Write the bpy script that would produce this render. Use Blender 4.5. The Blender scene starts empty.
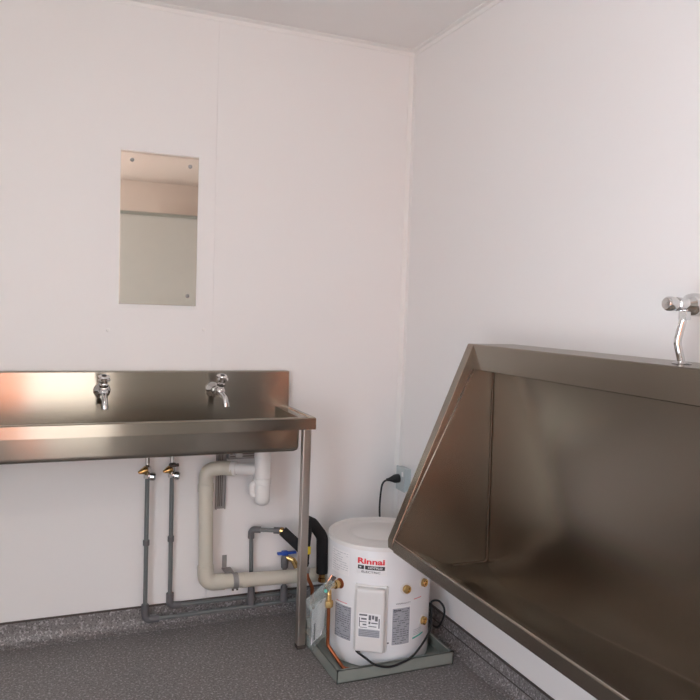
import bpy, bmesh, math, random
from mathutils import Vector, Matrix
random.seed(7)
PI = math.pi
S = bpy.context.scene
COL = S.collection

# ------------------------------------------------------------------ helpers
class MB:
    """collects shapes into one mesh"""
    def __init__(self):
        self.bm = bmesh.new(); self.mi = 0
    def _face(self, vs, smooth=False):
        try:
            f = self.bm.faces.new(vs)
        except ValueError:
            return None
        f.material_index = self.mi; f.smooth = smooth
        return f
    def mark(self, i):
        self.mi = i; return self
    def box(self, x0, x1, y0, y1, z0, z1, bev=0.0, M=None, seg=2):
        b = bmesh.new()
        bmesh.ops.create_cube(b, size=1.0)
        for v in b.verts:
            v.co = Vector(((x0+x1)/2 + v.co.x*(x1-x0), (y0+y1)/2 + v.co.y*(y1-y0), (z0+z1)/2 + v.co.z*(z1-z0)))
        if bev > 0:
            bmesh.ops.bevel(b, geom=list(b.edges), offset=bev, segments=seg, profile=0.5, affect='EDGES')
        self._merge(b, M, smooth=False)
        return self
    def _merge(self, b, M=None, smooth=None):
        mp = {}
        for v in b.verts:
            mp[v] = self.bm.verts.new(M @ v.co if M is not None else v.co)
        for f in b.faces:
            self._face([mp[v] for v in f.verts], f.smooth if smooth is None else smooth)
        b.free()
    def prism(self, pts, axis, a0, a1, bev=0.0, M=None, seg=2):
        """pts polygon in the plane normal to axis; x: (y,z)  y: (x,z)  z: (x,y)"""
        b = bmesh.new()
        def mk(p, a):
            return {'x': (a, p[0], p[1]), 'y': (p[0], a, p[1]), 'z': (p[0], p[1], a)}[axis]
        A = [b.verts.new(mk(p, a0)) for p in pts]; B = [b.verts.new(mk(p, a1)) for p in pts]
        n = len(pts)
        b.faces.new(A); b.faces.new(B[::-1])
        for i in range(n):
            j = (i+1) % n
            b.faces.new([A[j], A[i], B[i], B[j]])
        bmesh.ops.recalc_face_normals(b, faces=list(b.faces))
        if bev > 0:
            bmesh.ops.bevel(b, geom=list(b.edges), offset=bev, segments=seg, profile=0.5, affect='EDGES')
        self._merge(b, M, smooth=False)
        return self
    def tube(self, pts, r, n=16, fillet=0.0, caps=True, fs=6):
        P = [Vector(p) for p in pts]
        R = list(r) if isinstance(r, (list, tuple)) else [r]*len(P)
        if fillet > 0 and len(P) > 2:
            Q = [P[0]]; RR = [R[0]]
            for i in range(1, len(P)-1):
                a, b, c = P[i-1], P[i], P[i+1]
                u = (a-b); w = (c-b)
                lu, lw = u.length, w.length
                u.normalize(); w.normalize()
                ang = u.angle(w)
                if ang > PI-0.02:
                    Q.append(b); RR.append(R[i]); continue
                t = min(fillet/math.tan(ang/2), lu*0.48, lw*0.48)
                p0 = b+u*t; p1 = b+w*t
                rad = t*math.tan(ang/2)
                cdir = (u+w).normalized(); cen = b+cdir*(rad/math.sin(ang/2))
                v0 = (p0-cen).normalized(); v1 = (p1-cen).normalized()
                th = v0.angle(v1)
                for k in range(fs+1):
                    s = k/fs
                    d = (v0*math.sin((1-s)*th)+v1*math.sin(s*th))/math.sin(th)
                    Q.append(cen+d*rad); RR.append(R[i])
            Q.append(P[-1]); RR.append(R[-1])
            P, R = Q, RR
        T = []
        for i in range(len(P)):
            if i == 0: t = P[1]-P[0]
            elif i == len(P)-1: t = P[-1]-P[-2]
            else: t = (P[i+1]-P[i]).normalized()+(P[i]-P[i-1]).normalized()
            if t.length < 1e-9: t = T[-1] if T else Vector((0, 0, 1))
            T.append(t.normalized())
        up = Vector((0, 0, 1)) if abs(T[0].z) < 0.9 else Vector((1, 0, 0))
        nrm = T[0].cross(up).normalized()
        rings = []
        for i, p in enumerate(P):
            if i:
                ax = T[i-1].cross(T[i])
                if ax.length > 1e-7:
                    nrm = Matrix.Rotation(T[i-1].angle(T[i]), 3, ax.normalized()) @ nrm
                nrm = (nrm-T[i]*nrm.dot(T[i])).normalized()
            bn = T[i].cross(nrm)
            rings.append([self.bm.verts.new(p+(nrm*math.cos(2*PI*k/n)+bn*math.sin(2*PI*k/n))*R[i]) for k in range(n)])
        for i in range(len(rings)-1):
            for k in range(n):
                self._face([rings[i][k], rings[i][(k+1) % n], rings[i+1][(k+1) % n], rings[i+1][k]], True)
        if caps:
            self._face(rings[0][::-1]); self._face(rings[-1])
        return self
    def lathe(self, prof, M=None, n=32, sharp=30):
        """prof: list of (r, h) round local z; M places it"""
        M = M or Matrix.Identity(4)
        rings = []
        for r, h in prof:
            if r < 1e-6:
                rings.append([self.bm.verts.new(M @ Vector((0, 0, h)))])
            else:
                rings.append([self.bm.verts.new(M @ Vector((r*math.cos(2*PI*k/n), r*math.sin(2*PI*k/n), h))) for k in range(n)])
        for a, b in zip(rings, rings[1:]):
            for k in range(n):
                k2 = (k+1) % n
                if len(a) == 1 and len(b) == 1: continue
                if len(a) == 1: self._face([a[0], b[k], b[k2]], True)
                elif len(b) == 1: self._face([a[k], a[k2], b[0]], True)
                else: self._face([a[k], a[k2], b[k2], b[k]], True)
        if len(rings[0]) > 1: self._face(rings[0][::-1])
        if len(rings[-1]) > 1: self._face(rings[-1])
        return self
    def build(self, name, mats, parent=None, loc=None, sharp=35, weld=True):
        if weld:
            bmesh.ops.remove_doubles(self.bm, verts=list(self.bm.verts), dist=1e-6)
        bmesh.ops.recalc_face_normals(self.bm, faces=list(self.bm.faces))
        for e in self.bm.edges:
            if len(e.link_faces) == 2 and e.calc_face_angle(0) > math.radians(sharp):
                e.smooth = False
        me = bpy.data.meshes.new(name)
        o0 = Vector(loc) if loc is not None else Vector((0, 0, 0))
        if loc is not None:
            for v in self.bm.verts: v.co -= o0
        self.bm.to_mesh(me); self.bm.free()
        for m in (mats if isinstance(mats, (list, tuple)) else [mats]): me.materials.append(m)
        o = bpy.data.objects.new(name, me); COL.objects.link(o)
        o.location = o0
        if parent is not None:
            o.parent = parent
            o.location = o0
            o.matrix_parent_inverse = Matrix.Translation(-parent.location) if parent.parent is None else (Matrix.Translation(-(Vector(parent['wl']))))
        o['wl'] = list(o0)
        return o

def AX(origin, d):
    """matrix placing local z along d at origin"""
    return Matrix.Translation(Vector(origin)) @ Vector((0, 0, 1)).rotation_difference(Vector(d).normalized()).to_matrix().to_4x4()

def thing(name, label, cat, loc, group=None):
    o = bpy.data.objects.new(name, None); COL.objects.link(o)
    o.location = loc; o.empty_display_size = 0.05
    o['label'] = label; o['category'] = cat; o['wl'] = list(loc)
    if group: o['group'] = group
    return o
def tag(o, label, cat, group=None):
    o['label'] = label; o['category'] = cat
    if group: o['group'] = group
    return o
def struct(o, label=None, cat=None):
    o['kind'] = 'structure'
    if label: o['label'] = label
    if cat: o['category'] = cat
    return o

# ------------------------------------------------------------------ materials
def new_mat(name):
    m = bpy.data.materials.new(name); m.use_nodes = True
    nt = m.node_tree; b = nt.nodes['Principled BSDF']
    return m, nt, b
def setp(b, **k):
    nm = dict(col='Base Color', metal='Metallic', rough='Roughness', spec='Specular IOR Level', ior='IOR', trans='Transmission Weight',
              alpha='Alpha', coat='Coat Weight', coatr='Coat Roughness', aniso='Anisotropic')
    for a, v in k.items():
        if a == 'col': v = (*v, 1)
        b.inputs[nm[a]].default_value = v
def plain(name, col, rough=0.5, metal=0.0, spec=0.5, var=0.04, scale=12.0, bump=0.0, bscale=300):
    m, nt, b = new_mat(name)
    setp(b, col=col, rough=rough, metal=metal, spec=spec)
    tc = nt.nodes.new('ShaderNodeTexCoord')
    nz = nt.nodes.new('ShaderNodeTexNoise'); nz.inputs['Scale'].default_value = scale; nz.inputs['Detail'].default_value = 4
    nt.links.new(tc.outputs['Object'], nz.inputs['Vector'])
    mr = nt.nodes.new('ShaderNodeMapRange')
    mr.inputs['To Min'].default_value = 1-var; mr.inputs['To Max'].default_value = 1+var
    nt.links.new(nz.outputs['Fac'], mr.inputs['Value'])
    mx = nt.nodes.new('ShaderNodeVectorMath'); mx.operation = 'SCALE'; mx.inputs[0].default_value = col
    nt.links.new(mr.outputs['Result'], mx.inputs['Scale'])
    nt.links.new(mx.outputs['Vector'], b.inputs['Base Color'])
    if bump:
        n2 = nt.nodes.new('ShaderNodeTexNoise'); n2.inputs['Scale'].default_value = bscale; n2.inputs['Detail'].default_value = 3
        nt.links.new(tc.outputs['Object'], n2.inputs['Vector'])
        bp = nt.nodes.new('ShaderNodeBump'); bp.inputs['Strength'].default_value = bump; bp.inputs['Distance'].default_value = 0.002
        nt.links.new(n2.outputs['Fac'], bp.inputs['Height']); nt.links.new(bp.outputs['Normal'], b.inputs['Normal'])
    return m
def brushed(name, col, rough, grain=(1, 1, 1), rvar=0.08, bump=0.05, smudge=0.06, aniso=0.0, tangent=None):
    """stainless steel with brush lines; grain = per-axis frequency (small = streak direction)"""
    m, nt, b = new_mat(name)
    setp(b, col=col, metal=1.0, rough=rough)
    tc = nt.nodes.new('ShaderNodeTexCoord')
    mp = nt.nodes.new('ShaderNodeMapping'); mp.inputs['Scale'].default_value = grain
    nt.links.new(tc.outputs['Object'], mp.inputs['Vector'])
    nz = nt.nodes.new('ShaderNodeTexNoise'); nz.inputs['Scale'].default_value = 1.0; nz.inputs['Detail'].default_value = 5
    nt.links.new(mp.outputs['Vector'], nz.inputs['Vector'])
    big = nt.nodes.new('ShaderNodeTexNoise'); big.inputs['Scale'].default_value = 3.5; big.inputs['Detail'].default_value = 3
    nt.links.new(tc.outputs['Object'], big.inputs['Vector'])
    mr = nt.nodes.new('ShaderNodeMapRange'); mr.inputs['To Min'].default_value = rough-rvar; mr.inputs['To Max'].default_value = rough+rvar
    nt.links.new(nz.outputs['Fac'], mr.inputs['Value'])
    ad = nt.nodes.new('ShaderNodeMath'); ad.operation = 'MULTIPLY_ADD'
    ad.inputs[1].default_value = smudge; nt.links.new(big.outputs['Fac'], ad.inputs[0]); nt.links.new(mr.outputs['Result'], ad.inputs[2])
    nt.links.new(ad.outputs[0], b.inputs['Roughness'])
    if bump:
        bp = nt.nodes.new('ShaderNodeBump'); bp.inputs['Strength'].default_value = bump; bp.inputs['Distance'].default_value = 0.001
        nt.links.new(nz.outputs['Fac'], bp.inputs['Height']); nt.links.new(bp.outputs['Normal'], b.inputs['Normal'])
    if aniso:
        b.inputs['Anisotropic'].default_value = aniso
        tg = nt.nodes.new('ShaderNodeCombineXYZ')
        for i, v in enumerate(tangent): tg.inputs[i].default_value = v
        nt.links.new(tg.outputs['Vector'], b.inputs['Tangent'])
    return m
def speckle(name, base, dark, light, rough=0.55):
    m, nt, b = new_mat(name)
    tc = nt.nodes.new('ShaderNodeTexCoord')
    big = nt.nodes.new('ShaderNodeTexNoise'); big.inputs['Scale'].default_value = 2.2; big.inputs['Detail'].default_value = 3
    n1 = nt.nodes.new('ShaderNodeTexNoise'); n1.inputs['Scale'].default_value = 170; n1.inputs['Detail'].default_value = 3
    n2 = nt.nodes.new('ShaderNodeTexNoise'); n2.inputs['Scale'].default_value = 120; n2.inputs['Detail'].default_value = 2
    mp = nt.nodes.new('ShaderNodeMapping'); mp.inputs['Location'].default_value = (5, 9, 3)
    for n in (big, n1): nt.links.new(tc.outputs['Object'], n.inputs['Vector'])
    nt.links.new(tc.outputs['Object'], mp.inputs['Vector']); nt.links.new(mp.outputs['Vector'], n2.inputs['Vector'])
    def ramp(src, lo, hi):
        r = nt.nodes.new('ShaderNodeMapRange'); r.inputs['From Min'].default_value = lo; r.inputs['From Max'].default_value = hi
        nt.links.new(src, r.inputs['Value']); return r.outputs['Result']
    def mix(f, a, bb):
        x = nt.nodes.new('ShaderNodeMix'); x.data_type = 'RGBA'
        nt.links.new(f, x.inputs['Factor'])
        for s, v in ((6, a), (7, bb)):
            if hasattr(v, 'is_linked') or hasattr(v, 'node'): nt.links.new(v, x.inputs[s])
            else: x.inputs[s].default_value = (*v, 1)
        return x.outputs[2]
    c0 = mix(ramp(n1.outputs['Fac'], .52, .62), base, dark)
    c1 = mix(ramp(n2.outputs['Fac'], .56, .64), c0, light)
    sc = nt.nodes.new('ShaderNodeVectorMath'); sc.operation = 'SCALE'
    mr = nt.nodes.new('ShaderNodeMapRange'); mr.inputs['To Min'].default_value = .9; mr.inputs['To Max'].default_value = 1.1
    nt.links.new(big.outputs['Fac'], mr.inputs['Value']); nt.links.new(c1, sc.inputs[0]); nt.links.new(mr.outputs['Result'], sc.inputs['Scale'])
    nt.links.new(sc.outputs['Vector'], b.inputs['Base Color'])
    b.inputs['Roughness'].default_value = rough
    bp = nt.nodes.new('ShaderNodeBump'); bp.inputs['Strength'].default_value = .35; bp.inputs['Distance'].default_value = .001
    nt.links.new(n1.outputs['Fac'], bp.inputs['Height']); nt.links.new(bp.outputs['Normal'], b.inputs['Normal'])
    return m

WALL = plain('wall_panel_paint', (.80, .775, .76), .42, var=.01, scale=1.5)
WALLR = WALL
TAN = plain('tan_mirror_tone', (.66, .53, .44), .5, var=.01)  # colour warms and dims the near wall and ceiling board in the mirror
CEIL = plain('ceiling_paint', (.84, .81, .79), .6, var=.01)
TRIMW = plain('white_trim_plastic', (.80, .775, .75), .4, var=.01)
FLOOR = speckle('speckled_vinyl', (.19, .175, .172), (.09, .082, .08), (.36, .34, .34), .42)
COVE = speckle('speckled_vinyl_upturn', (.20, .185, .182), (.09, .082, .08), (.38, .36, .36), .45)
CAP = plain('dark_capping', (.06, .045, .038), .5)
STEEL_S = brushed('brushed_steel_sink', (.37, .335, .285), .20, (4, 160, 160), .01, .0, .01, .99, (.02, .08, 1))
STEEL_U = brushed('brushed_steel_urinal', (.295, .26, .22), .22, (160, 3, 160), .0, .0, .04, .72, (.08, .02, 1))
STEEL_L = brushed('satin_steel_leg', (.50, .46, .42), .33, (200, 200, 5), .06, .04, .05)
WELD = plain('weld_bead', (.16, .12, .09), .45, .8, var=.3, scale=90)
CHROME = plain('chrome', (.62, .61, .60), .06, 1.0, var=.02)
BRASS = plain('brass', (.62, .40, .16), .25, 1.0, var=.12, scale=60)
COPPER = plain('copper', (.34, .105, .045), .38, 1.0, var=.15, scale=50)
MIRROR = plain('mirror_glass', (.84, .81, .76), .02, 1.0, var=.0)
PVC = plain('ivory_waste_pipe', (.58, .54, .455), .35, var=.04)
PVCW = plain('white_plastic', (.69, .67, .65), .3, var=.02)
GREYP = plain('grey_plastic_pipe', (.135, .145, .145), .4, var=.06)
GREYF = plain('grey_fitting', (.12, .115, .12), .45, var=.06)
GALV = plain('galvanised_steel', (.33, .32, .31), .5, .6, var=.15, scale=80)
ENAMEL = plain('white_enamel', (.78, .78, .79), .22, var=.01)
ENAMLID = plain('white_lid_plastic', (.72, .70, .68), .35, var=.01)
TRAYM = plain('grey_green_tray', (.25, .27, .24), .42, .1, var=.08, scale=20)
BLACK = plain('black_rubber', (.012, .012, .013), .45, var=.1)
FOAM = plain('black_foam_lagging', (.014, .013, .014), .85, var=.2, scale=60, bump=.4)
BLUE = plain('blue_lever', (.02, .08, .42), .4)
YELLOW = plain('yellow_plastic', (.75, .58, .03), .45)
RED = plain('red_print', (.72, .015, .03), .4)
INK = plain('black_print', (.02, .02, .022), .4)
LBL = plain('grey_label_print', (.36, .37, .40), .4, var=.15, scale=150)
LBLD = plain('label_dark_print', (.13, .135, .15), .4)
LBLW = plain('label_white', (.80, .79, .79), .4)
GREEN = plain('green_print', (.04, .38, .30), .4)
PINK = plain('red_marking', (.65, .18, .18), .4)
GPO = plain('grey_socket_plastic', (.44, .49, .50), .35)
PAPER = plain('paper', (.76, .74, .78), .6)
PANEL = plain('grey_green_laminate', (.49, .445, .385), .45, var=.02)
PANELC = plain('partition_cap', (.25, .24, .20), .4)
CONC = plain('outdoor_concrete', (.60, .58, .55), .8, var=.15, scale=3)
TERRA = plain('orange_bounce_wall', (.55, .17, .07), .7, var=.1)
CREAM = plain('cream_bounce_wall', (.70, .64, .58), .7, var=.05)
LAMPB = plain('fill_lamp_body', (.8, .8, .78), .4)
def emit(name, col, s):
    m, nt, b = new_mat(name)
    setp(b, col=col); b.inputs['Emission Color'].default_value = (*col, 1); b.inputs['Emission Strength'].default_value = s
    return m
def film(name):
    m, nt, b = new_mat(name)
    out = nt.nodes['Material Output']
    tr = nt.nodes.new('ShaderNodeBsdfTransparent'); tr.inputs['Color'].default_value = (.93, .95, .94, 1)
    setp(b, col=(.62, .66, .65), rough=.12)
    nz = nt.nodes.new('ShaderNodeTexNoise'); nz.inputs['Scale'].default_value = 35
    tc = nt.nodes.new('ShaderNodeTexCoord'); nt.links.new(tc.outputs['Object'], nz.inputs['Vector'])
    bp = nt.nodes.new('ShaderNodeBump'); bp.inputs['Strength'].default_value = .6; bp.inputs['Distance'].default_value = .006
    nt.links.new(nz.outputs['Fac'], bp.inputs['Height']); nt.links.new(bp.outputs['Normal'], b.inputs['Normal'])
    mx = nt.nodes.new('ShaderNodeMixShader'); mx.inputs[0].default_value = .17
    nt.links.new(tr.outputs[0], mx.inputs[1]); nt.links.new(b.outputs[0], mx.inputs[2]); nt.links.new(mx.outputs[0], out.inputs['Surface'])
    return m
FILM = film('clear_plastic_film')

# ------------------------------------------------------------------ room
XL, YN, ZC = -2.55, -4.3, 2.422
T = .08
SEAM = -.862
def sbox(name, mat, *a, bev=0, label=None, cat=None):
    return struct(MB().box(*a, bev=bev).build(name, mat), label, cat)
sbox('floor', FLOOR, XL-T, T, YN-T, T, -.06, 0, label='grey-brown speckled vinyl floor', cat='floor')
sbox('ceiling', CEIL, XL-T, T, YN-T, T, ZC, ZC+.08, label='plain white panel ceiling', cat='ceiling')
wb = MB(); wb.box(XL-T, SEAM-.0011, 0, T, 0, ZC); wb.box(SEAM+.0011, 0, 0, T, 0, ZC); wb.box(SEAM-.0011, SEAM+.0011, .002, T, 0, ZC)
struct(wb.build('wall_back', WALL, weld=False), 'white panel wall behind the sink with a vertical panel joint', 'wall')
sbox('wall_right', WALL, 0, T, YN-T, T, 0, ZC, label='white panel wall behind the steel urinal', cat='wall')
EY0, EY1, EZ = -3.80, -2.45, 2.10  # unseen side doorway, added to let cool daylight onto the right wall
wl = MB(); wl.box(XL-T, XL, YN-T, EY0, 0, ZC); wl.box(XL-T, XL, EY1, 0, 0, ZC); wl.box(XL-T, XL, EY0, EY1, EZ, ZC)
struct(wl.build('wall_left', WALL, weld=False), 'white panel wall with a side doorway added for light, at the left end of the room', 'wall')
dj = MB()
for y0, y1, z0, z1 in ((EY0, EY0+.03, 0, EZ), (EY1-.03, EY1, 0, EZ), (EY0, EY1, EZ-.03, EZ)):
    dj.box(XL-T-.01, XL+.01, y0, y1, z0, z1, bev=.003)
struct(dj.build('light_door_2', TRIMW), 'white frame of the side doorway added for light in the left wall', 'door frame')
DX0, DX1, DZ = -1.90, -.88, 2.10  # unseen doorway added for daylight, placed by the sink reflection
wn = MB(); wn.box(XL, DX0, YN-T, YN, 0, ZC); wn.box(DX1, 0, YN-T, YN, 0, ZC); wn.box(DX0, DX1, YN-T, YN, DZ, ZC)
struct(wn.build('wall_near', TAN, weld=False), 'tan panel wall with the added doorway, behind the viewer', 'wall')
dj = MB()
for x0, x1, z0, z1 in ((DX0, DX0+.03, 0, DZ), (DX1-.03, DX1, 0, DZ), (DX0, DX1, DZ-.03, DZ)):
    dj.box(x0, x1, YN-T-.01, YN+.01, z0, z1, bev=.003)
struct(dj.build('light_door_1', TRIMW), 'white frame of the doorway added for daylight behind the viewer', 'door frame')
# grey-green partition seen in the mirror
pw = MB(); pw.box(-.84, 0, -4.0, -3.97, .1, 2.06)
struct(pw.build('wall_partition', PANEL), 'grey-green cubicle partition reflected in the mirror', 'partition')
sbox('trim_8', PANELC, -.85, 0, -4.01, -3.96, 2.06, 2.09, label='dark capping rail on the partition', cat='trim')

sbox('mirror_tint_board', TAN, -1.05, -.001, YN+.001, -2.95, ZC-.012, ZC, label='tan board added on the ceiling to tint its reflection in the mirror', cat='trim')  # unseen board, added so the mirrored ceiling turns tan
# vinyl upturn: back and right
def cove_profile(s=1):
    pts = [(0, 0), (0, .083), (-.004, .083), (-.004, .038)]
    for k in range(1, 7):
        a = k/7*PI/2
        pts.append((-.004-.028*(1-math.cos(a))*1.0, .038-.034*math.sin(a)))
    pts += [(-.034, .0035), (-.046, .0004)]
    return pts
pr_ = cove_profile()
b = MB(); b.prism(pr_, 'x', XL, 0); struct(b.build('baseboard_back', COVE), 'speckled vinyl upturn along the foot of the back wall', 'skirting')
b = MB(); b.prism(pr_, 'y', YN, 0); struct(b.build('baseboard_right', COVE), 'speckled vinyl upturn along the foot of the right wall', 'skirting')
sbox('trim_1', CAP, XL, 0, -.0075, 0, .083, .0895, bev=.001, label='thin dark capping strip on the back skirting', cat='trim')
sbox('trim_2', CAP, -.0075, 0, YN, -.0075, .083, .0895, bev=.001, label='thin dark capping strip on the right skirting', cat='trim')
sbox('trim_6', CAP, -.0056, -.003, YN, -.04, .036, .0395, label='thin dark seam line along the right skirting', cat='trim')
sbox('trim_7', CAP, -.0366, -.030, YN, -.04, .0045, .0062, label='fine dark joint at the foot of the right skirting', cat='trim') if False else None
# ceiling angles and corner bead
b = MB(); b.prism([(0, 2.4), (-.0035, 2.4), (-.006, ZC-.008), (-.02, ZC-.003), (-.022, ZC), (0, ZC)], 'x', XL, 0)
struct(b.build('trim_3', TRIMW), 'white ceiling angle along the back wall', 'trim')
b = MB(); b.prism([(0, 2.4), (-.0035, 2.4), (-.006, ZC-.008), (-.02, ZC-.003), (-.022, ZC), (0, ZC)], 'y', YN, -.02)
struct(b.build('trim_4', TRIMW), 'white ceiling angle along the right wall', 'trim')
b = MB(); b.prism([(0, 0), (-.024, 0), (-.024, -.002), (-.006, -.0045), (-.003, -.006), (-.002, -.020), (0, -.020)], 'z', .0895, 2.4)
struct(b.build('trim_5', TRIMW), 'white angle strip in the room corner', 'trim')
# small fixing marks on the wall
for k, (x, z) in enumerate(((-1.261, 1.181), (-.895, 1.188))):
    b = MB(); b.lathe([(.0001, 0), (.007, 0), (.006, .0012), (.0001, .0016)], AX((x, 0, z), (0, -1, 0)), 14)
    o = b.build('screw_cap', TRIMW)
    tag(o, 'small screw cap on the wall ' + ('below the mirror, left of it' if k == 0 else 'below the mirror, right beside the panel joint'), 'screw cap', 'screw caps on the back wall')

# outside the doorway; both walls are unseen and added to bounce light in
g = MB(); g.box(-9, 7, -16, YN-T, -.30, -.10); struct(g.build('ground', CONC), 'concrete yard outside the doorway', 'ground')
g = MB(); g.box(-3.4, -1.60, -6.7, -6.5, -.1, 2.2); struct(g.build('bounce_wall', TERRA), 'added orange wall outside, warming the daylight and the sink reflection', 'wall')
g = MB(); g.box(-1.55, 2.5, -6.7, -6.5, -.1, 2.7); struct(g.build('bounce_wall', CREAM), 'added cream wall outside the doorway, bouncing warm light inside', 'wall')

# ------------------------------------------------------------------ mirror
MX0, MX1, MZ0, MZ1 = -1.225, -.9305, 1.282, 1.866
mt = thing('wall_mirror', 'tall frameless rectangular mirror screwed to the white wall above the sink', 'mirror', ((MX0+MX1)/2, 0, MZ0))
b = MB(); b.box(MX0, MX1, -.005, -.0003, MZ0, MZ1, bev=.0012); b.build('mirror_panel', MIRROR, mt)
for x, z in ((-1.183, 1.829), (-.964, 1.825), (-.965, 1.321)):
    b = MB(); b.lathe([(.0001, 0), (.0075, 0), (.0078, .001), (.006, .0028), (.0001, .0034)], AX((x, -.005, z), (0, -1, 0)), 18)
    b.box(x-.004, x+.004, -.0088, -.0075, z-.0008, z+.0008)
    b.build('screw', GALV, mt)

# ------------------------------------------------------------------ sink
SX0, SX1 = -2.06, -.553
SY = -.385; SZ = .885
sk = thing('wash_trough', 'long stainless steel wash trough with tall splashback on the back wall', 'sink', ((SX0+SX1)/2, 0, 0))
BX0, BX1, BY0, BY1, BZ = SX0+.05, -.604, -.356, -.0465, .7535   # bowl
# rim: top sheet with opening and folded skirt
rim = MB()
def sheet_ring(mb, ox0, ox1, oy0, oy1, ix0, ix1, iy0, iy1, z, n=6, rr=.02):
    def rrect(x0, x1, y0, y1, r):
        P = []
        for cx, cy, a0 in ((x1-r, y1-r, 0), (x0+r, y1-r, 90), (x0+r, y0+r, 180), (x1-r, y0+r, 270)):
            for k in range(n+1):
                a = math.radians(a0+90*k/n); P.append((cx+r*math.cos(a), cy+r*math.sin(a)))
        return P
    O = rrect(ox0, ox1, oy0, oy1, .001); I = rrect(ix0, ix1, iy0, iy1, rr)
    return O, I
O, I = sheet_ring(None, SX0, SX1, SY, -.0455, BX0, BX1, BY0, BY1, SZ, rr=.006)
N = len(O)
vt = [rim.bm.verts.new((x, y, SZ)) for x, y in O]
vi = [rim.bm.verts.new((x, y, SZ-.004)) for x, y in I]
vo = []
cxm, cym = (BX0+BX1)/2, (BY0+BY1)/2
# slightly raised outer bead, then ledge falling into the bowl
vl = [rim.bm.verts.new((x+(.014 if x < cxm else -.014), y+(.014 if y < cym else -.0), SZ)) for x, y in O]
vl2 = [rim.bm.verts.new((x+(.017 if x < cxm else -.017), y+(.017 if y < cym else -.0), SZ-.004)) for x, y in O]
def band(A, B, sm=False):
    for k in range(N):
        k2 = (k+1) % N
        rim._face([A[k], A[k2], B[k2], B[k]], sm)
band(vt, vl); band(vl, vl2); band(vl2, vi)
# skirt
q = .0035
v1 = [rim.bm.verts.new((x+(-q if x < cxm else q)*1, y+(-q if y < cym else 0), SZ-.004)) for x, y in O]
v2 = [rim.bm.verts.new((v.co.x, v.co.y, SZ-.045)) for v in v1]
v3 = [rim.bm.verts.new((v.co.x+(.012 if v.co.x < cxm else -.012), v.co.y+(.012 if v.co.y < cym else 0), SZ-.045)) for v in v1]
band(vt, v1, True); band(v1, v2); band(v2, v3)
rim.build('rim', STEEL_S, sk, sharp=50)
# bowl
bw = MB()
def loop(inset, z, r):
    P = []
    x0, x1, y0, y1 = BX0+inset, BX1-inset, BY0+inset, BY1-inset
    for cx, cy, a0 in ((x1-r, y1-r, 0), (x0+r, y1-r, 90), (x0+r, y0+r, 180), (x1-r, y0+r, 270)):
        for k in range(7):
            a = math.radians(a0+15*k); P.append((cx+r*math.cos(a), cy+r*math.sin(a), z))
    return P
specs = [(0, SZ-.004, .006), (.001, BZ+.018, .008), (.003, BZ+.008, .010), (.009, BZ+.002, .014), (.018, BZ+.0005, .02)]
Ls = [[bw.bm.verts.new(p) for p in loop(*s)] for s in specs]
Lo = [[bw.bm.verts.new((p[0], p[1], p[2]-.0)) for p in loop(s[0]-.0015, s[1]-(.0015 if k else 0), s[2])] for k, s in enumerate(specs)]
for LL in (Ls, Lo):
    for A, B in zip(LL, LL[1:]):
        for k in range(len(A)):
            k2 = (k+1) % len(A); bw._face([A[k], A[k2], B[k2], B[k]], True)
    bw._face(LL[-1])
bw.build('bowl', STEEL_S, sk, sharp=60, weld=False)
bs = MB()
bs.prism([(-.0005, 1.026), (-.042, 1.026), (-.0452, 1.023), (-.0495, .800), (-.0475, .798), (-.0405, SZ-.02), (-.0005, SZ-.02)], 'x', SX0, SX1+.006)
bs.build('splashback', STEEL_S, sk)
wo = MB(); wo.lathe([(.0001, .004), (.012, .004), (.024, .004), (.031, .0025), (.033, 0), (.0001, 0)], Matrix.Translation((-.70, -.235, BZ+.0015)), 28)
for k in range(6):
    a = k*PI/3; wo.lathe([(.003, .0042), (.0001, .0048)], Matrix.Translation((-.70+.014*math.cos(a), -.235+.014*math.sin(a), BZ+.0015)), 8)
wo.build('waste_outlet', CHROME, sk)
for lx in (-.578, SX0+.03):
    lg = MB(); w = .0155
    lg.box(lx-w, lx+w, -.378, -.378+2*w, .012, SZ-.006, bev=.003)
    lo_ = lg.build('leg', STEEL_L, sk)
    ft = MB(); ft.box(lx-w-.0012, lx+w+.0012, -.3792, -.378+2*w+.0012, 0, .014, bev=.002); ft.build('rubber_foot', CAP, lo_)

# wall bracket under the trough
br = thing('wall_bracket', 'grey slotted steel wall bracket beneath the trough, behind the waste pipe', 'bracket', (-.815, 0, .47))
b = MB(); bx = -.815
b.prism([(bx-.02, -.0005), (bx-.02, -.018), (bx-.0165, -.018), (bx-.0165, -.0035), (bx+.0165, -.0035), (bx+.0165, -.018), (bx+.02, -.018), (bx+.02, -.0005)], 'z', .458, .745)
b.mark(1)
for k in range(3): b.box(bx-.0095+k*.0075, bx-.0065+k*.0075, -.0042, -.0030, .468+.0, .735)
b.build('upright_channel', [GALV, CAP], br)
b = MB(); b.box(bx+.021, -.66, -.045, -.0005, .668, .700, bev=.001)
b.mark(1)
for k in range(2): b.box(bx+.028, -.668, -.0455, -.0445, .678+k*.010, .681+k*.010)
b.build('arm', [GALV, CAP], br)
b = MB(); b.box(bx-.012, bx+.012, -.30, -.019, .730, .748, bev=.002); b.build('support_arm', GALV, br)

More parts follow.
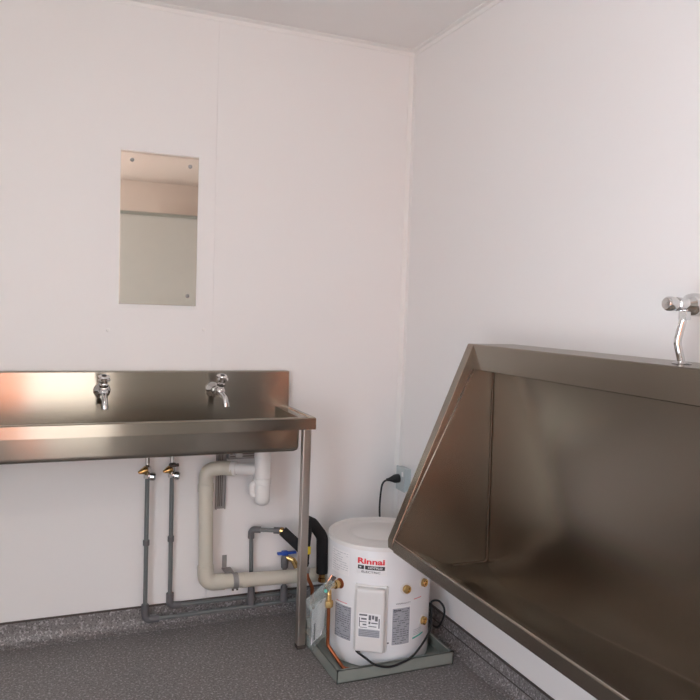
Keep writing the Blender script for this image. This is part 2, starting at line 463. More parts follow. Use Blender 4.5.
# ------------------------------------------------------------------ taps
def make_tap(x, y0, z, yaw, label):
    t = thing('wall_tap', label, 'tap', (x, y0, z), 'chrome bib taps on the splashback')
    Rz = Matrix.Translation((x, y0, z)) @ Matrix.Rotation(yaw, 4, 'Z')
    def L(dx, dy, dz): return Rz @ Vector((dx, dy, dz))
    def D(a, b_, c): return (Rz.to_3x3() @ Vector((a, b_, c)))
    b = MB(); b.lathe([(.0001, 0), (.030, 0), (.031, .004), (.027, .010), (.017, .015), (.014, .020), (.014, .034), (.0175, .036), (.0175, .047), (.015, .049), (.015, .064), (.019, .070), (.0195, .082), (.017, .092), (.011, .098), (.0001, .100)], AX(L(0, 0, 0), D(0, -1, 0)), 26)
    b.lathe([(.014, 0), (.015, .012), (.012, .015), (.0155, .018), (.0155, .026), (.010, .029), (.008, .034)], AX(L(0, -.079, .006), D(0, -.30, 1)), 6)
    b.build('body', CHROME, t)
    b = MB(); b.tube([L(0, -.082, -.004), L(0, -.108, -.014), L(0, -.132, -.022), L(0, -.138, -.046)], [.014, .0125, .0115, .011], 18, fillet=.014)
    b.lathe([(.0115, 0), (.0135, .002), (.0135, .016), (.011, .018), (.009, .018), (.009, .008), (.0001, .008)], AX(L(0, -.1375, -.036), D(0, -.12, -1)), 20)
    b.build('spout', CHROME, t)
    M = AX(L(0, -.089, .037), D(0, -.30, 1))
    b = MB(); b.lathe([(.011, 0), (.0135, .003), (.0150, .012), (.0190, .018), (.0200, .025), (.0175, .029), (.0001, .030)], M, 24)
    for k in range(4):
        a = k*PI/2+PI/4
        p0 = M @ Vector((.010*math.cos(a), .010*math.sin(a), .016)); p1 = M @ Vector((.0245*math.cos(a), .0245*math.sin(a), .020))
        b.tube([p0, p1], [.0065, .0055], 12)
    hd_ = b.build('handle', CHROME, t)
    b = MB(); b.lathe([(.009, 0), (.008, .0015), (.0001, .002)], AX(M @ Vector((0, 0, .0295)), D(0, -.30, 1)), 16); b.build('index_cap', BLACK, hd_)
    return t
make_tap(-1.284, -.045, .955, 0.0, 'chrome bib tap on the splashback, left one, right beside the bright reflection')
make_tap(-.864, -.045, .955, math.radians(9), 'chrome bib tap on the splashback, right one, nearer the sink leg')

# ------------------------------------------------------------------ supply pipes with stop valves under the trough
def stop_valve(par, x, y, z, dark=False):
    b = MB()
    b.lathe([(.0105, 0), (.0145, .002), (.0145, .016), (.011, .019), (.010, .024), (.014, .028), (.014, .046), (.010, .050), (.0085, .058), (.0085, .100)], AX((x, y, z), (0, 0, 1)), 8)
    b.lathe([(.010, 0), (.013, .002), (.0165, .006), (.0165, .019), (.012, .024), (.0001, .025)], AX((x+.007, y-.004, z+.010), (1, -.35, -.10)), 16)
    v = b.build('stop_valve', CHROME, par)
    b = MB(); b.lathe([(.0155, 0), (.016, .006), (.011, .020), (.005, .034), (.0001, .036)], AX((x-.004, y-.006, z+.036), (-1, -.3, -.25)), 12)
    b.build('handle', BRASS, v)
    if dark:
        b = MB(); b.lathe([(.015, 0), (.015, .010), (.009, .014)], AX((x+.001, y-.008, z+.046), (0, 0, 1)), 10)
        b.lathe([(.006, 0), (.007, .012), (.0001, .014)], AX((x+.012, y-.008, z+.050), (1, 0, .1)), 10); b.build('dark_cap', CAP, v)
pA = thing('supply_pipe', 'grey water pipe under the sink, the leftmost, down to the skirting', 'pipe', (-1.113, -.06, 0), 'grey water pipes under the sink')
b = MB(); b.tube([(-1.113, -.055, .640), (-1.113, -.055, .052), (-.45, -.045, .052)], .0085, 14, fillet=.03)
b.build('pipe', GREYP, pA)
b = MB(); b.tube([(-1.113, -.055, .705), (-1.113, -.055, .738), (-1.113, -.001, .741)], .006, 10, fillet=.02); b.build('riser_tube', GALV, pA)
stop_valve(pA, -1.113, -.055, .612)
b = MB(); b.tube([(-1.113, -.055, .350), (-1.113, -.055, .370)], .0125, 14); b.build('collar', GREYF, pA)
b = MB(); b.tube([(-1.113, -.055, .115), (-1.113, -.055, .052), (-1.060, -.054, .052)], .0145, 14, fillet=.022); b.build('elbow', GREYF, pA)
pB = thing('supply_pipe', 'grey water pipe under the sink, second from the left, straight down to the skirting', 'pipe', (-1.018, -.04, 0), 'grey water pipes under the sink')
b = MB(); b.tube([(-1.018, -.045, .640), (-1.014, -.028, .25), (-1.012, -.016, .082), (-.45, -.016, .075)], .0085, 14, fillet=.025)
b.build('pipe', GREYP, pB)
b = MB(); b.tube([(-1.018, -.045, .705), (-1.018, -.045, .738), (-1.018, -.001, .741)], .006, 10, fillet=.02); b.build('riser_tube', GALV, pB)
stop_valve(pB, -1.018, -.045, .608, True)
b = MB(); b.tube([(-1.0155, -.033, .350), (-1.0155, -.034, .370)], .0125, 14); b.build('collar', GREYF, pB)
b = MB(); b.tube([(-1.0125, -.020, .135), (-1.012, -.017, .084), (-.97, -.017, .081)], .0150, 14, fillet=.02); b.build('elbow', GREYF, pB)

# riser to the lagged hose
pC = thing('supply_pipe', 'grey water pipe rising behind the ivory waste pipe, elbowed to the black lagged hose', 'pipe', (-.685, -.03, 0), 'grey water pipes under the sink')
b = MB(); b.tube([(-.685, -.045, .06), (-.690, -.040, .372), (-.585, -.090, .372)], .0085, 14, fillet=.02); b.build('pipe', GREYP, pC)
b = MB(); b.tube([(-.690, -.040, .335), (-.690, -.040, .372), (-.655, -.056, .372)], .0135, 14, fillet=.016); b.build('elbow', GREYF, pC)
b = MB(); b.tube([(-.685, -.0445, .058), (-.6855, -.044, .130)], [.0175, .0135], 14); b.build('foot_fitting', GREYF, pC)
b = MB(); b.tube([(-.606, -.080, .372), (-.578, -.094, .372)], .0135, 14); b.build('union', GREYF, pC)
pD = thing('supply_pipe', 'short grey pipe with blue lever ball valve beside the sink leg', 'pipe', (-.545, -.04, 0), 'grey water pipes under the sink')
b = MB(); b.tube([(-.545, -.050, .058), (-.545, -.050, .22)], .0095, 14); b.build('pipe', GREYP, pD)
b = MB(); b.tube([(-.545, -.0505, .058), (-.545, -.0505, .12)], [.018, .014], 14); b.build('foot_fitting', GREYF, pD)
b = MB(); b.lathe([(.010, 0), (.015, .006), (.017, .03), (.017, .045), (.013, .06), (.009, .062)], AX((-.545, -.05, .195), (0, 0, 1)), 10)
bv = b.build('ball_valve', GREYF, pD)
b = MB(); b.box(-.580, -.498, -.064, -.046, .258, .268, bev=.003); b.box(-.560, -.534, -.066, -.042, .254, .272, bev=.004); b.build('lever', BLUE, bv)
b = MB(); b.tube([(-.542, -.053, .245), (-.515, -.070, .235), (-.500, -.075, .205)], [.011, .011, .013], 12, fillet=.01); b.build('brass_tail', BRASS, bv)

# ------------------------------------------------------------------ waste: bottle trap + ivory pipe
tr = thing('bottle_trap', 'white plastic bottle trap hanging under the right end of the trough', 'trap', (-.70, -.235, .50))
tx, ty = -.696, -.20
b = MB()
b.lathe([(.0001, .515), (.012, .516), (.022, .522), (.0275, .533), (.0285, .545), (.0285, .60), (.031, .602), (.031, .622), (.0285, .624), (.0275, .700), (.0295, .702), (.0295, .748), (.026, .7495), (.0001, .7495)], Matrix.Translation((tx, ty, 0)) @ Matrix.Diagonal((1.12, 1.12, 1, 1)), 32)
b.build('bottle', PVCW, tr)
b = MB(); b.tube([(tx, ty, .655), (-.835, -.09, .648)], .0225, 20); b.build('outlet_arm', PVCW, tr)
b = MB(); b.tube([(tx-.01, ty, .61), (tx-.036, ty+.004, .60), (tx-.038, ty+.004, .56), (tx-.012, ty, .552)], [.012, .016, .015, .010], 14, fillet=.014); b.build('side_inlet', PVCW, tr)
d = (Vector((-.835, -.09, .648))-Vector((tx, ty, .655))).normalized()
b = MB(); b.lathe([(.027, 0), (.029, .003), (.029, .020), (.025, .023), (.0225, .024)], AX(Vector((-.782, -.133, .6505)), d), 20); b.build('nut', PVCW, tr)

wp = thing('waste_pipe', 'thick ivory waste pipe dropping from the trap and running right along the wall', 'pipe', (-.88, -.08, .15))
b = MB()
b.tube([(-.790, -.127, .648), (-.830, -.094, .648), (-.893, -.085, .640), (-.884, -.085, .186), (-.300, -.080, .160)], .0285, 24, fillet=.055, fs=9)
b.build('pipe', PVC, wp)
b = MB(); b.tube([(-.8918, -.085, .585), (-.8912, -.085, .555)], .0315, 24)
b.build('socket', PVC, wp)
b = MB(); b.tube([(-.8855, -.085, .255), (-.884, -.085, .186), (-.81, -.0846, .1827)], .0325, 24, fillet=.055); b.build('elbow', PVC, wp)
b = MB(); b.tube([(-.735, -.0838, .1794), (-.715, -.0836, .1785)], .0305, 24); b.build('coupling', PVC, wp)
cl = thing('pipe_clip', 'grey metal saddle clip strapping the ivory waste pipe to the wall', 'pipe clip', (-.78, 0, .2))
b = MB(); zc_ = .1805
b.box(-.800, -.781, -.004, -.0008, .205, .262, bev=.0008)
b.box(-.802, -.764, -.060, -.0008, .2060, .2095, bev=.0008)
outer = [(-.083+.0325*math.cos(math.radians(60+230*k/14)), zc_+.0325*math.sin(math.radians(60+230*k/14))) for k in range(15)]
inner = [(-.083+.0290*math.cos(math.radians(290-230*k/14)), zc_+.0290*math.sin(math.radians(290-230*k/14))) for k in range(15)]
b.prism(outer+inner, 'x', -.776, -.755)
b.build('strap', GALV, cl)
for xx in (-.775, -.757):
    b = MB(); b.lathe([(.0045, 0), (.0045, .007), (.0001, .008)], AX((xx, -.092, zc_-.030), (0, -.3, -1)), 8); b.build('screw', CAP, cl)

# ------------------------------------------------------------------ lagged hoses
h1 = thing('lagged_hose', 'short black foam-lagged hose sloping from the grey union down behind the sink leg', 'hose', (-.57, -.1, .2), 'black lagged hoses beside the water heater')
b = MB(); b.tube([(-.574, -.098, .372), (-.535, -.12, .335), (-.500, -.15, .300), (-.498, -.16, .245)], .021, 18, fillet=.03); b.build('lagging', FOAM, h1)
b = MB(); b.tube([(-.583, -.093, .3735), (-.572, -.099, .371)], .0145, 14); b.build('brass_end', BRASS, h1)
h2 = thing('lagged_hose', 'tall black foam-lagged hose arching over beside the water heater', 'hose', (-.46, -.19, .2), 'black lagged hoses beside the water heater')
b = MB(); b.tube([(-.500, -.185, .250), (-.497, -.185, .33), (-.493, -.19, .420)], [.012, .013, .016], 16); b.build('thin_limb', FOAM, h2)
b = MB(); b.tube([(-.500, -.188, .438), (-.475, -.19, .420), (-.436, -.195, .365), (-.434, -.20, .216)], [.018, .022, .0235, .0235], 20, fillet=.05, fs=8); b.build('lagging', FOAM, h2)
b = MB(); b.box(-.508, -.487, -.207, -.200, .300, .332, bev=.003); b.build('yellow_tab', YELLOW, h2)
b = MB(); b.lathe([(.010, 0), (.016, .003), (.016, .018), (.012, .021), (.014, .024), (.014, .036), (.009, .04)], AX((-.434, -.20, .178), (0, 0, 1)), 6); b.build('brass_nut', BRASS, h2)
h3 = thing('copper_pipe', 'short bent copper pipe just right of the sink leg, behind the plastic bag', 'pipe', (-.48, -.2, .1))
b = MB(); b.tube([(-.500, -.19, .245), (-.496, -.20, .205), (-.478, -.21, .165), (-.474, -.21, .02)], .0078, 12, fillet=.03); b.build('pipe', COPPER, h3)
b = MB(); b.lathe([(.012, 0), (.0135, .004), (.0135, .022), (.010, .026)], AX((-.498, -.195, .222), (-.1, .1, 1)), 6); b.build('chrome_nut', CHROME, h3)

# ------------------------------------------------------------------ tray + water heater
TX0, TX1, TY0, TY1, TH = -.548, -.088, -.668, -.212, .046
b = MB()
b.box(TX0, TX1, TY0, TY1, 0, .003)
for a in ((TX0, TX0+.003, TY0, TY1), (TX1-.003, TX1, TY0, TY1), (TX0, TX1, TY0, TY0+.003), (TX0, TX1, TY1-.003, TY1)):
    b.box(*a, 0, TH)
for a in ((TX0, TX0+.011, TY0, TY1), (TX1-.011, TX1, TY0, TY1), (TX0, TX1, TY0, TY0+.011), (TX0, TX1, TY1-.011, TY1)):
    b.box(*a, TH-.002, TH)
tag(b.build('drip_tray', TRAYM, weld=False, loc=((TX0+TX1)/2, (TY0+TY1)/2, 0)), 'square grey-green metal drip tray on the floor under the water heater', 'tray')

HC = Vector((-.294, -.4405)); HR = .196; HZ = .447
ht = thing('water_heater', 'squat white cylindrical electric water heater standing in the grey drip tray', 'water heater', (HC.x, HC.y, .003))
b = MB(); b.lathe([(.0001, .004), (HR-.006, .004), (HR-.001, .008), (HR, .014), (HR, HZ-.016), (HR-.0005, HZ-.014)], Matrix.Translation((HC.x, HC.y, 0)), 96)
b.build('tank', ENAMEL, ht)
b = MB(); b.lathe([(HR-.001, HZ-.016), (HR+.002, HZ-.015), (HR+.0025, HZ-.003), (HR+.001, HZ), (HR-.008, HZ+.001), (HR-.012, HZ-.002), (HR-.022, HZ-.002), (HR-.030, HZ+.001), (HR-.075, HZ+.003), (HR-.079, HZ+.001), (HR-.085, HZ+.001), (HR-.09, HZ+.004), (.0001, HZ+.006)], Matrix.Translation((HC.x, HC.y, 0)), 96)
b.build('lid', ENAMLID, ht)
def cp(a, z, r=HR):
    a = math.radians(a); return Vector((HC.x+r*math.cos(a), HC.y+r*math.sin(a), z))
def patch(mb, a0, a1, z0, z1, off, th=.0004, n=10):
    """thin curved sticker on the tank; z may be (zleft, zright) pairs"""
    z0 = z0 if isinstance(z0, tuple) else (z0, z0); z1 = z1 if isinstance(z1, tuple) else (z1, z1)
    vs = []
    for k in range(n+1):
        s = k/n; a = a0+(a1-a0)*s
        lo = z0[0]+(z0[1]-z0[0])*s; hi = z1[0]+(z1[1]-z1[0])*s
        vs.append([mb.bm.verts.new(cp(a, lo, HR+off)), mb.bm.verts.new(cp(a, hi, HR+off)), mb.bm.verts.new(cp(a, hi, HR+off-th)), mb.bm.verts.new(cp(a, lo, HR+off-th))])
    for p, q_ in zip(vs, vs[1:]):
        for i in range(4):
            j = (i+1) % 4; mb._face([p[i], q_[i], q_[j], p[j]])
    mb._face(vs[0]); mb._face(vs[-1][::-1])
# printed labels
def text_mesh(s, size, bold=0.0, sx=1.0):
    c = bpy.data.curves.new('txt', 'FONT'); c.body = s; c.size = size; c.offset = bold; c.align_x = 'LEFT'; c.resolution_u = 3
    o = bpy.data.objects.new('txt', c); COL.objects.link(o)
    dg = bpy.context.evaluated_depsgraph_get(); me = bpy.data.meshes.new_from_object(o.evaluated_get(dg))
    bpy.data.objects.remove(o); bpy.data.curves.remove(c)
    bm = bmesh.new(); bm.from_mesh(me); bpy.data.meshes.remove(me)
    bmesh.ops.triangulate(bm, faces=list(bm.faces))
    return bm
def text_on_tank(mb, s, a_left, a_right, z, h, bold=0.0, off=.0009, slope=0.0):
    bm = text_mesh(s, 1.0, bold)
    xs = [v.co.x for v in bm.verts]; ys = [v.co.y for v in bm.verts]
    x0, x1, y0, y1 = min(xs), max(xs), min(ys), max(ys)
    # subdivide long edges so that letters wrap
    mp = {}
    for v in bm.verts:
        s_ = (v.co.x-x0)/(x1-x0)
        mp[v] = mb.bm.verts.new(cp(a_left+(a_right-a_left)*s_, z+(v.co.y-y0)/(y1-y0)*h+slope*s_, HR+off))
    for f in bm.faces: mb._face([mp[v] for v in f.verts])
    bm.free()
b = MB()
patch(b, -141, -107, .345, .407, .0004)
b.build('brand_sticker', LBLW, ht)
b = MB(); text_on_tank(b, 'Rinnai', -138.5, -109.6, .3835, .021, .035); b.build('brand_lettering', RED, ht, weld=False)
b = MB(); patch(b, -138.2, -131.5, .364, .378, .0009); patch(b, -130.3, -109.4, .364, .378, .0009); b.build('black_band', INK, ht)
b = MB(); text_on_tank(b, 'HOTFLO', -127, -112, .3675, .0075, .02, .0014); b.build('band_lettering', LBLW, ht, weld=False)
b = MB(); patch(b, -136.5, -134.5, .369, .3735, .0014, n=2); b.build('band_icon', LBLW, ht)
b = MB(); text_on_tank(b, 'ELECTRIC', -134, -114, .3515, .0075, .012); b.build('small_lettering', INK, ht, weld=False)
# grey data labels
def data_label(a0, a1, z0, z1, rows, seed):
    rnd = random.Random(seed)
    b = MB(); patch(b, a0-1.0, a1+1.0, z0-.004, z1+.004, .0004)
    b.mark(1); patch(b, a0, a1, z0, z1, .0007)
    b.mark(2)
    n = rows
    for k in range(n):
        zz = z1-.006-(z1-z0-.012)*k/(n-1)
        aa = a0+1.0
        while aa < a1-1.5:
            w = rnd.uniform(1.2, 4.5); w = min(w, a1-1-aa)
            if rnd.random() < .78: patch(b, aa, aa+w, zz-.0013, zz+.0013, .0010, n=2)
            aa += w+rnd.uniform(.5, 1.2)
    b.build('data_label', [LBLW, LBL, LBLD], ht, weld=False)
data_label(-168, -144.5, .090, .214, 15, 3)
data_label(-99.5, -79, .090, .224, 16, 5)
b = MB(); text_on_tank(b, 'Rinnai', -98.5, -90, .213, .007, .03, .0016)
text_on_tank(b, 'WARRANTY', -96.5, -78.5, .238, .0055, .0, .0010); b.build('label_lettering', INK, ht, weld=False)
# white instruction sticker upper left
b = MB(); patch(b, -178, -149, .325, .412, .0004); b.mark(1)
rnd = random.Random(11)
for k in range(9):
    zz = .404-k*.0085; aa = -176.5
    while aa < -152:
        w = rnd.uniform(3, 7)
        if rnd.random() < .8: patch(b, aa, min(aa+w, -150.5), zz-.0007, zz+.0007, .0007, n=2)
        aa += w+1.0
b.build('instruction_sticker', [LBLW, LBL], ht, weld=False)
b = MB(); patch(b, -74, -62, .246, .249, .0008, n=4); b.build('red_marking', PINK, ht)
b = MB(); patch(b, -166, -150, .222, .2245, .0008, n=4); b.build('red_marking', PINK, ht)
b = MB(); patch(b, -74, -56, (.098, .104), (.104, .110), .0008, n=4); b.build('green_marking', GREEN, ht)
b = MB()
for k in range(4): patch(b, -73, -60, .112+k*.006, .1135+k*.006, .0008, n=3)
b.build('fine_print', LBL, ht)
# square marks beside the cover
b = MB(); patch(b, -105.5, -101.5, .092, .106, .0008, n=3); b.mark(1); patch(b, -104.5, -102.5, .096, .102, .0011, n=2); b.build('rating_mark', [LBLW, LBLD], ht)
# thermostat cover
ca = math.radians(-122.7); u = Vector((math.cos(ca), math.sin(ca), 0)); w_ = Vector((-math.sin(ca), math.cos(ca), 0))
Mc = Matrix(((w_.x, u.x, 0, HC.x), (w_.y, u.y, 0, HC.y), (0, 0, 1, 0), (0, 0, 0, 1)))
hw = .054
b = MB(); b.box(-hw, hw, HR-.012, HR+.026, .072, .303, bev=.010, M=Mc, seg=4)
cv = b.build('element_cover', PVCW, ht, sharp=60)
b = MB(); b.box(-hw-.006, hw+.006, HR-.012, HR+.003, .067, .309, bev=.004, M=Mc); b.build('cover_flange', PVCW, cv)
b = MB(); b.box(-.040, .040, HR+.0255, HR+.0265, .128, .216, M=Mc); b.mark(1)
b.box(-.038, .038, HR+.0262, HR+.0268, .130, .158, M=Mc); b.mark(2)
for (x0, x1, z0, z1) in ((-.037, -.008, .206, .212), (-.037, -.034, .166, .200), (-.030, -.010, .192, .198), (-.034, -.010, .183, .186), (-.024, -.010, .172, .177), (-.034, -.008, .163, .165),
                         (-.003, .006, .192, .210), (.009, .017, .196, .210), (.020, .030, .190, .208), (-.003, .004, .178, .187), (.007, .030, .180, .184), (-.003, .026, .168, .171), (.033, .037, .165, .200)):
    b.box(x0, x1, HR+.0262, HR+.0269, z0, z1, M=Mc)
for k in range(4): b.box(-.036, .036, HR+.0266, HR+.0271, .134+k*.006, .1352+k*.006, M=Mc)
b.build('warning_sticker', [LBLW, LBL, LBLD], cv, weld=False)
b = MB(); pp = cp(-134, .073, HR+.012); b.lathe([(.009, 0), (.009, .010), (.006, .014)], AX(pp+Vector((0, 0, .003)), (0, 0, -1)), 12); b.build('cable_gland', BLACK, cv)
# brass plugs
for a, z in ((-85.4, .294), (-60.1, .299), (-58.6, .155)):
    d = Vector((math.cos(math.radians(a)), math.sin(math.radians(a)), 0))
    b = MB(); b.lathe([(.021, -.003), (.021, .0015), (.017, .003), (.0150, .003)], AX(cp(a, z), d), 24); b.mark(1)
    b.lathe([(.0150, .0), (.0150, .014), (.0135, .016), (.0095, .016), (.0085, .012), (.0001, .012)], AX(cp(a, z), d), 24)
    b.build('brass_plug', [PVCW, BRASS], ht)
# relief valve and copper drain
a = -161; d = Vector((math.cos(math.radians(a)), math.sin(math.radians(a)), 0)); p = cp(a, .289)
b = MB(); b.lathe([(.019, -.002), (.019, .002), (.014, .004), (.012, .005)], AX(p, d), 20); b.mark(1)
b.lathe([(.012, 0), (.012, .012), (.016, .014), (.016, .026), (.011, .029), (.011, .067), (.0001, .070)], AX(p, d), 12)
rv = b.build('relief_valve', [COPPER, BRASS], ht)
q0 = p+d*.057
b = MB(); b.tube([q0, q0+Vector((-.002, -.012, -.022)), q0+Vector((-.002, -.014, -.055))], [.010, .010, .012], 14, fillet=.01)
b.lathe([(.010, 0), (.0155, .003), (.0165, .014), (.0155, .026), (.010, .030)], AX(q0+Vector((-.002, -.014, -.042)), (0, 0, -1)), 6); b.build('brass_elbow', BRASS, rv)
b = MB(); e0 = q0+Vector((-.002, -.014, -.065))
b.tube([e0, Vector((e0.x+.001, e0.y, .080)), Vector((-.494, -.592, .014)), Vector((-.462, -.618, .010))], .0065, 14, fillet=.02); b.build('copper_drain', COPPER, rv)
b = MB(); b.box(-.012, .012, -.004, .004, 0, .036, bev=.002, M=Matrix.Translation(q0+Vector((0, 0, .008))) @ Matrix.Rotation(math.radians(35), 4, 'Y')); b.build('lever', CHROME, rv)

# document bag hanging from the relief valve
bg = thing('document_bag', 'clear plastic sleeve of folded white papers hanging between sink leg and water heater', 'plastic bag', (-.57, -.53, .1))
def quad_sheet(mb, c, nx=6, nz=10, th=.0006, wob=.004, seed=1):
    """c: tl,tr,br,bl; gently crumpled double sheet"""
    rnd = random.Random(seed); tl, tr, br_, bl = [Vector(p) for p in c]
    nrm = (tr-tl).cross(bl-tl).normalized()
    ph = [rnd.uniform(0, 6) for _ in range(4)]
    G = [[], []]
    for s in (0, 1):
        for i in range(nz+1):
            row = []
            for j in range(nx+1):
                a, bb = j/nx, i/nz
                p = (tl*(1-a)+tr*a)*(1-bb)+(bl*(1-a)+br_*a)*bb
                wv = wob*(math.sin(5*a+ph[0]+3*bb)+.6*math.sin(9*bb+ph[1]+4*a))
                row.append(mb.bm.verts.new(p+nrm*(wv+s*th)))
            G[s].append(row)
        for i in range(nz):
            for j in range(nx):
                mb._face([G[s][i][j], G[s][i][j+1], G[s][i+1][j+1], G[s][i+1][j]], True)
    bd = [(0, j) for j in range(nx+1)]+[(i, nx) for i in range(1, nz+1)]+[(nz, j) for j in range(nx-1, -1, -1)]+[(i, 0) for i in range(nz-1, 0, -1)]
    for k in range(len(bd)):
        i, j = bd[k]; i2, j2 = bd[(k+1) % len(bd)]
        mb._face([G[0][i][j], G[0][i2][j2], G[1][i2][j2], G[1][i][j]])
BT = [(-.628, -.555, .262), (-.530, -.520, .318), (-.548, -.520, .125), (-.612, -.548, .083)]
b = MB()
quad_sheet(b, BT, wob=.003, seed=2)
quad_sheet(b, [Vector(p)+Vector((.008, -.016, -.004)) for p in BT], wob=.003, seed=3)
# folded-over top
quad_sheet(b, [(-.632, -.560, .268), (-.508, -.520, .326), (-.512, -.535, .296), (-.622, -.578, .232)], nz=4, wob=.002, seed=4)
b.build('sleeve', FILM, bg, sharp=60, weld=False)
b = MB()
quad_sheet(b, [(-.606, -.556, .226), (-.560, -.540, .240), (-.562, -.540, .126), (-.604, -.556, .096)], wob=.002, seed=5, th=.002)
pp_ = b.build('paper', PAPER, bg, sharp=60)
b = MB()
quad_sheet(b, [(-.598, -.5605, .175), (-.592, -.5585, .178), (-.592, -.5585, .118), (-.598, -.5605, .115)], nx=1, nz=3, wob=.0005, seed=5, th=.001)
b.build('printed_bar', LBLD, pp_)
b = MB()
quad_sheet(b, [(-.592, -.545, .240), (-.545, -.530, .252), (-.549, -.530, .138), (-.592, -.545, .108)], wob=.002, seed=6, th=.002)
b.build('paper', PAPER, bg, sharp=60)
b = MB(); b.lathe([(.0001, 0), (.006, 0), (.006, .0012), (.0001, .0013)], AX((-.556, -.556, .288), (-.3, -1, .3)), 14); b.build('green_sticker', GREEN, bg)

# ------------------------------------------------------------------ power outlet, plug, cord
oy0, oy1, oz0, oz1, ox = -.122, -.040, .500, .605, -.034
go = thing('power_outlet', 'pale grey surface-mounted power outlet low in the room corner above the heater', 'power outlet', (0, (oy0+oy1)/2, (oz0+oz1)/2))
b = MB(); b.box(ox+.008, -.0005, oy0+.003, oy1-.003, oz0+.003, oz1-.003, bev=.003); b.build('mounting_block', GPO, go)
b = MB(); b.box(ox, ox+.009, oy0, oy1, oz0, oz1, bev=.003, seg=3); b.build('face_plate', GPO, go)
b = MB(); b.box(ox-.003, ox+.001, oy0+.012, oy0+.024, oz1-.038, oz1-.018, bev=.001); b.build('switch', LBLW, go)
def spline(P, n=10):
    P = [Vector(p) for p in P]; Q = []
    for i in range(len(P)-1):
        p0 = P[max(i-1, 0)]; p1 = P[i]; p2 = P[i+1]; p3 = P[min(i+2, len(P)-1)]
        for k in range(n):
            t = k/n
            Q.append(.5*((2*p1)+(-p0+p2)*t+(2*p0-5*p1+4*p2-p3)*t*t+(-p0+3*p1-3*p2+p3)*t*t*t))
    Q.append(P[-1]); return Q
g0 = cp(-134, .073, HR+.012)
cord = [(-.088, -.070, .549), (-.108, -.070, .540), (-.117, -.066, .505), (-.119, -.064, .40), (-.105, -.08, .25), (-.060, -.20, .12), (-.040, -.36, .050), (-.043, -.46, .045), (-.042, -.505, .093), (-.040, -.512, .138),
        (-.056, -.500, .166), (-.078, -.490, .168), (-.092, -.495, .155), (-.105, -.525, .115), (-.150, -.600, .108), (-.205, -.635, .072), (-.262, -.668, .052), (-.310, -.677, .041), (-.357, -.678, .036), (-.408, -.672, .050), (-.440, -.650, .072), (g0.x, g0.y, .062)]
b = MB(); b.tube(spline(cord), .0042, 10); pc = b.build('power_cord', BLACK, ht)
b = MB(); b.lathe([(.0001, 0), (.019, 0), (.0195, .004), (.0185, .022), (.013, .034), (.0085, .046), (.006, .060), (.0001, .061)], AX((ox-.0005, -.070, .553), (-1, 0, -.06)), 20)
b.build('plug', BLACK, pc)

# ------------------------------------------------------------------ urinal
UY0, UY1 = -2.36, -.828        # near and far ends
ur = thing('trough_urinal', 'large brown-toned stainless steel trough urinal mounted on the right wall', 'urinal', (0, (UY0+UY1)/2, .38))
TZ = 1.190; XF = -.180; XB = -.090; LX = -.447; LZ = .557; LB = .516
def floor_z(y):
    K = [(-.828, .450), (-.865, .446), (-.90, .420), (-.94, .405), (-.984, .399), (-1.10, .405), (-1.25, .416), (-1.56, .440), (-1.74, .452), (-2.4, .480)]
    for (a, za), (bq, zb) in zip(K, K[1:]):
        if y <= a and y >= bq:
            return za+(zb-za)*(y-a)/(bq-a)
    return K[0][1] if y > K[0][0] else K[-1][1]
ys = [-.866, -.88, -.90, -.92, -.94, -.96, -.984, -1.04, -1.10, -1.17, -1.25, -1.4, -1.56, -1.74, -2.0, UY0+.03]
def section(y):
    f = floor_z(y)
    return [(0, TZ-.001), (0, .395), (-.09, f-.02 if f-.02 < .43 else .43), (-.25, .428), (-.43, LB), (LX, LB), (LX-.002, LB+.004), (LX-.002, LZ-.003), (LX, LZ), (LX+.012, LZ), (LX+.014, LZ-.004),
            (-.40, .530), (-.27, f+.020), (-.22, f+.008), (XB-.02, f+.001), (XB-.001, f), (XB, f+.004), (XB-.0025, .70), (XB-.0055, .95), (XB-.008, 1.107), (XF+.012, 1.107), (XF+.012, 1.112)]
bd = MB(); SEC = [[bd.bm.verts.new((x, y, z)) for x, z in section(y)] for y in ys]
for A, B in zip(SEC, SEC[1:]):
    n = len(A)
    for k in range(n):
        k2 = (k+1) % n
        bd._face([A[k], A[k2], B[k2], B[k]], 11 <= k <= 15)
bd._face(SEC[0]); bd._face(SEC[-1][::-1])
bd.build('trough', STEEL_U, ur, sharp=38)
hd = MB(); hd.prism([(0, TZ), (XF+.003, TZ), (XF, TZ-.003), (XF, 1.109), (XF+.002, 1.107), (XF+.012, 1.107), (XF+.012, 1.112), (0, 1.112)], 'y', UY0+.002, UY1+.0)
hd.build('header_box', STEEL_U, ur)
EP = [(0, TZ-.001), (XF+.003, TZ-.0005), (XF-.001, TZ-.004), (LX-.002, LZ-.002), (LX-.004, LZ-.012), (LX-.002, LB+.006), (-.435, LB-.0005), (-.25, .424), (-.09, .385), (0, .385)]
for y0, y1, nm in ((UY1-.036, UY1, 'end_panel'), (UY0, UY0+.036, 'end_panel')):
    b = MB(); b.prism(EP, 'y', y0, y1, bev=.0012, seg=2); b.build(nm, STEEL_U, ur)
# bead in lighter steel draws the highlight on the far end panel's folded edge
b = MB()
yw = UY1-.037
b.tube([(XF+.002, yw, 1.106), (LX+.004, yw, LZ+.002)], .0016, 8); b.build('folded_edge_highlight', STEEL_L, ur)
b = MB(); b.tube([(XB-.010, yw-.001, 1.105), (XB-.002, yw-.001, .452), (-.30, yw-.001, .452)], .0026, 8, fillet=.01); b.build('weld_seam', WELD, ur)
b = MB(); b.tube([(LX+.001, yw, LZ+.0005), (LX+.001, UY0+.04, LZ+.0005)], .0014, 8); b.build('lip_bead', STEEL_L, ur)

ur.location.x -= .0015
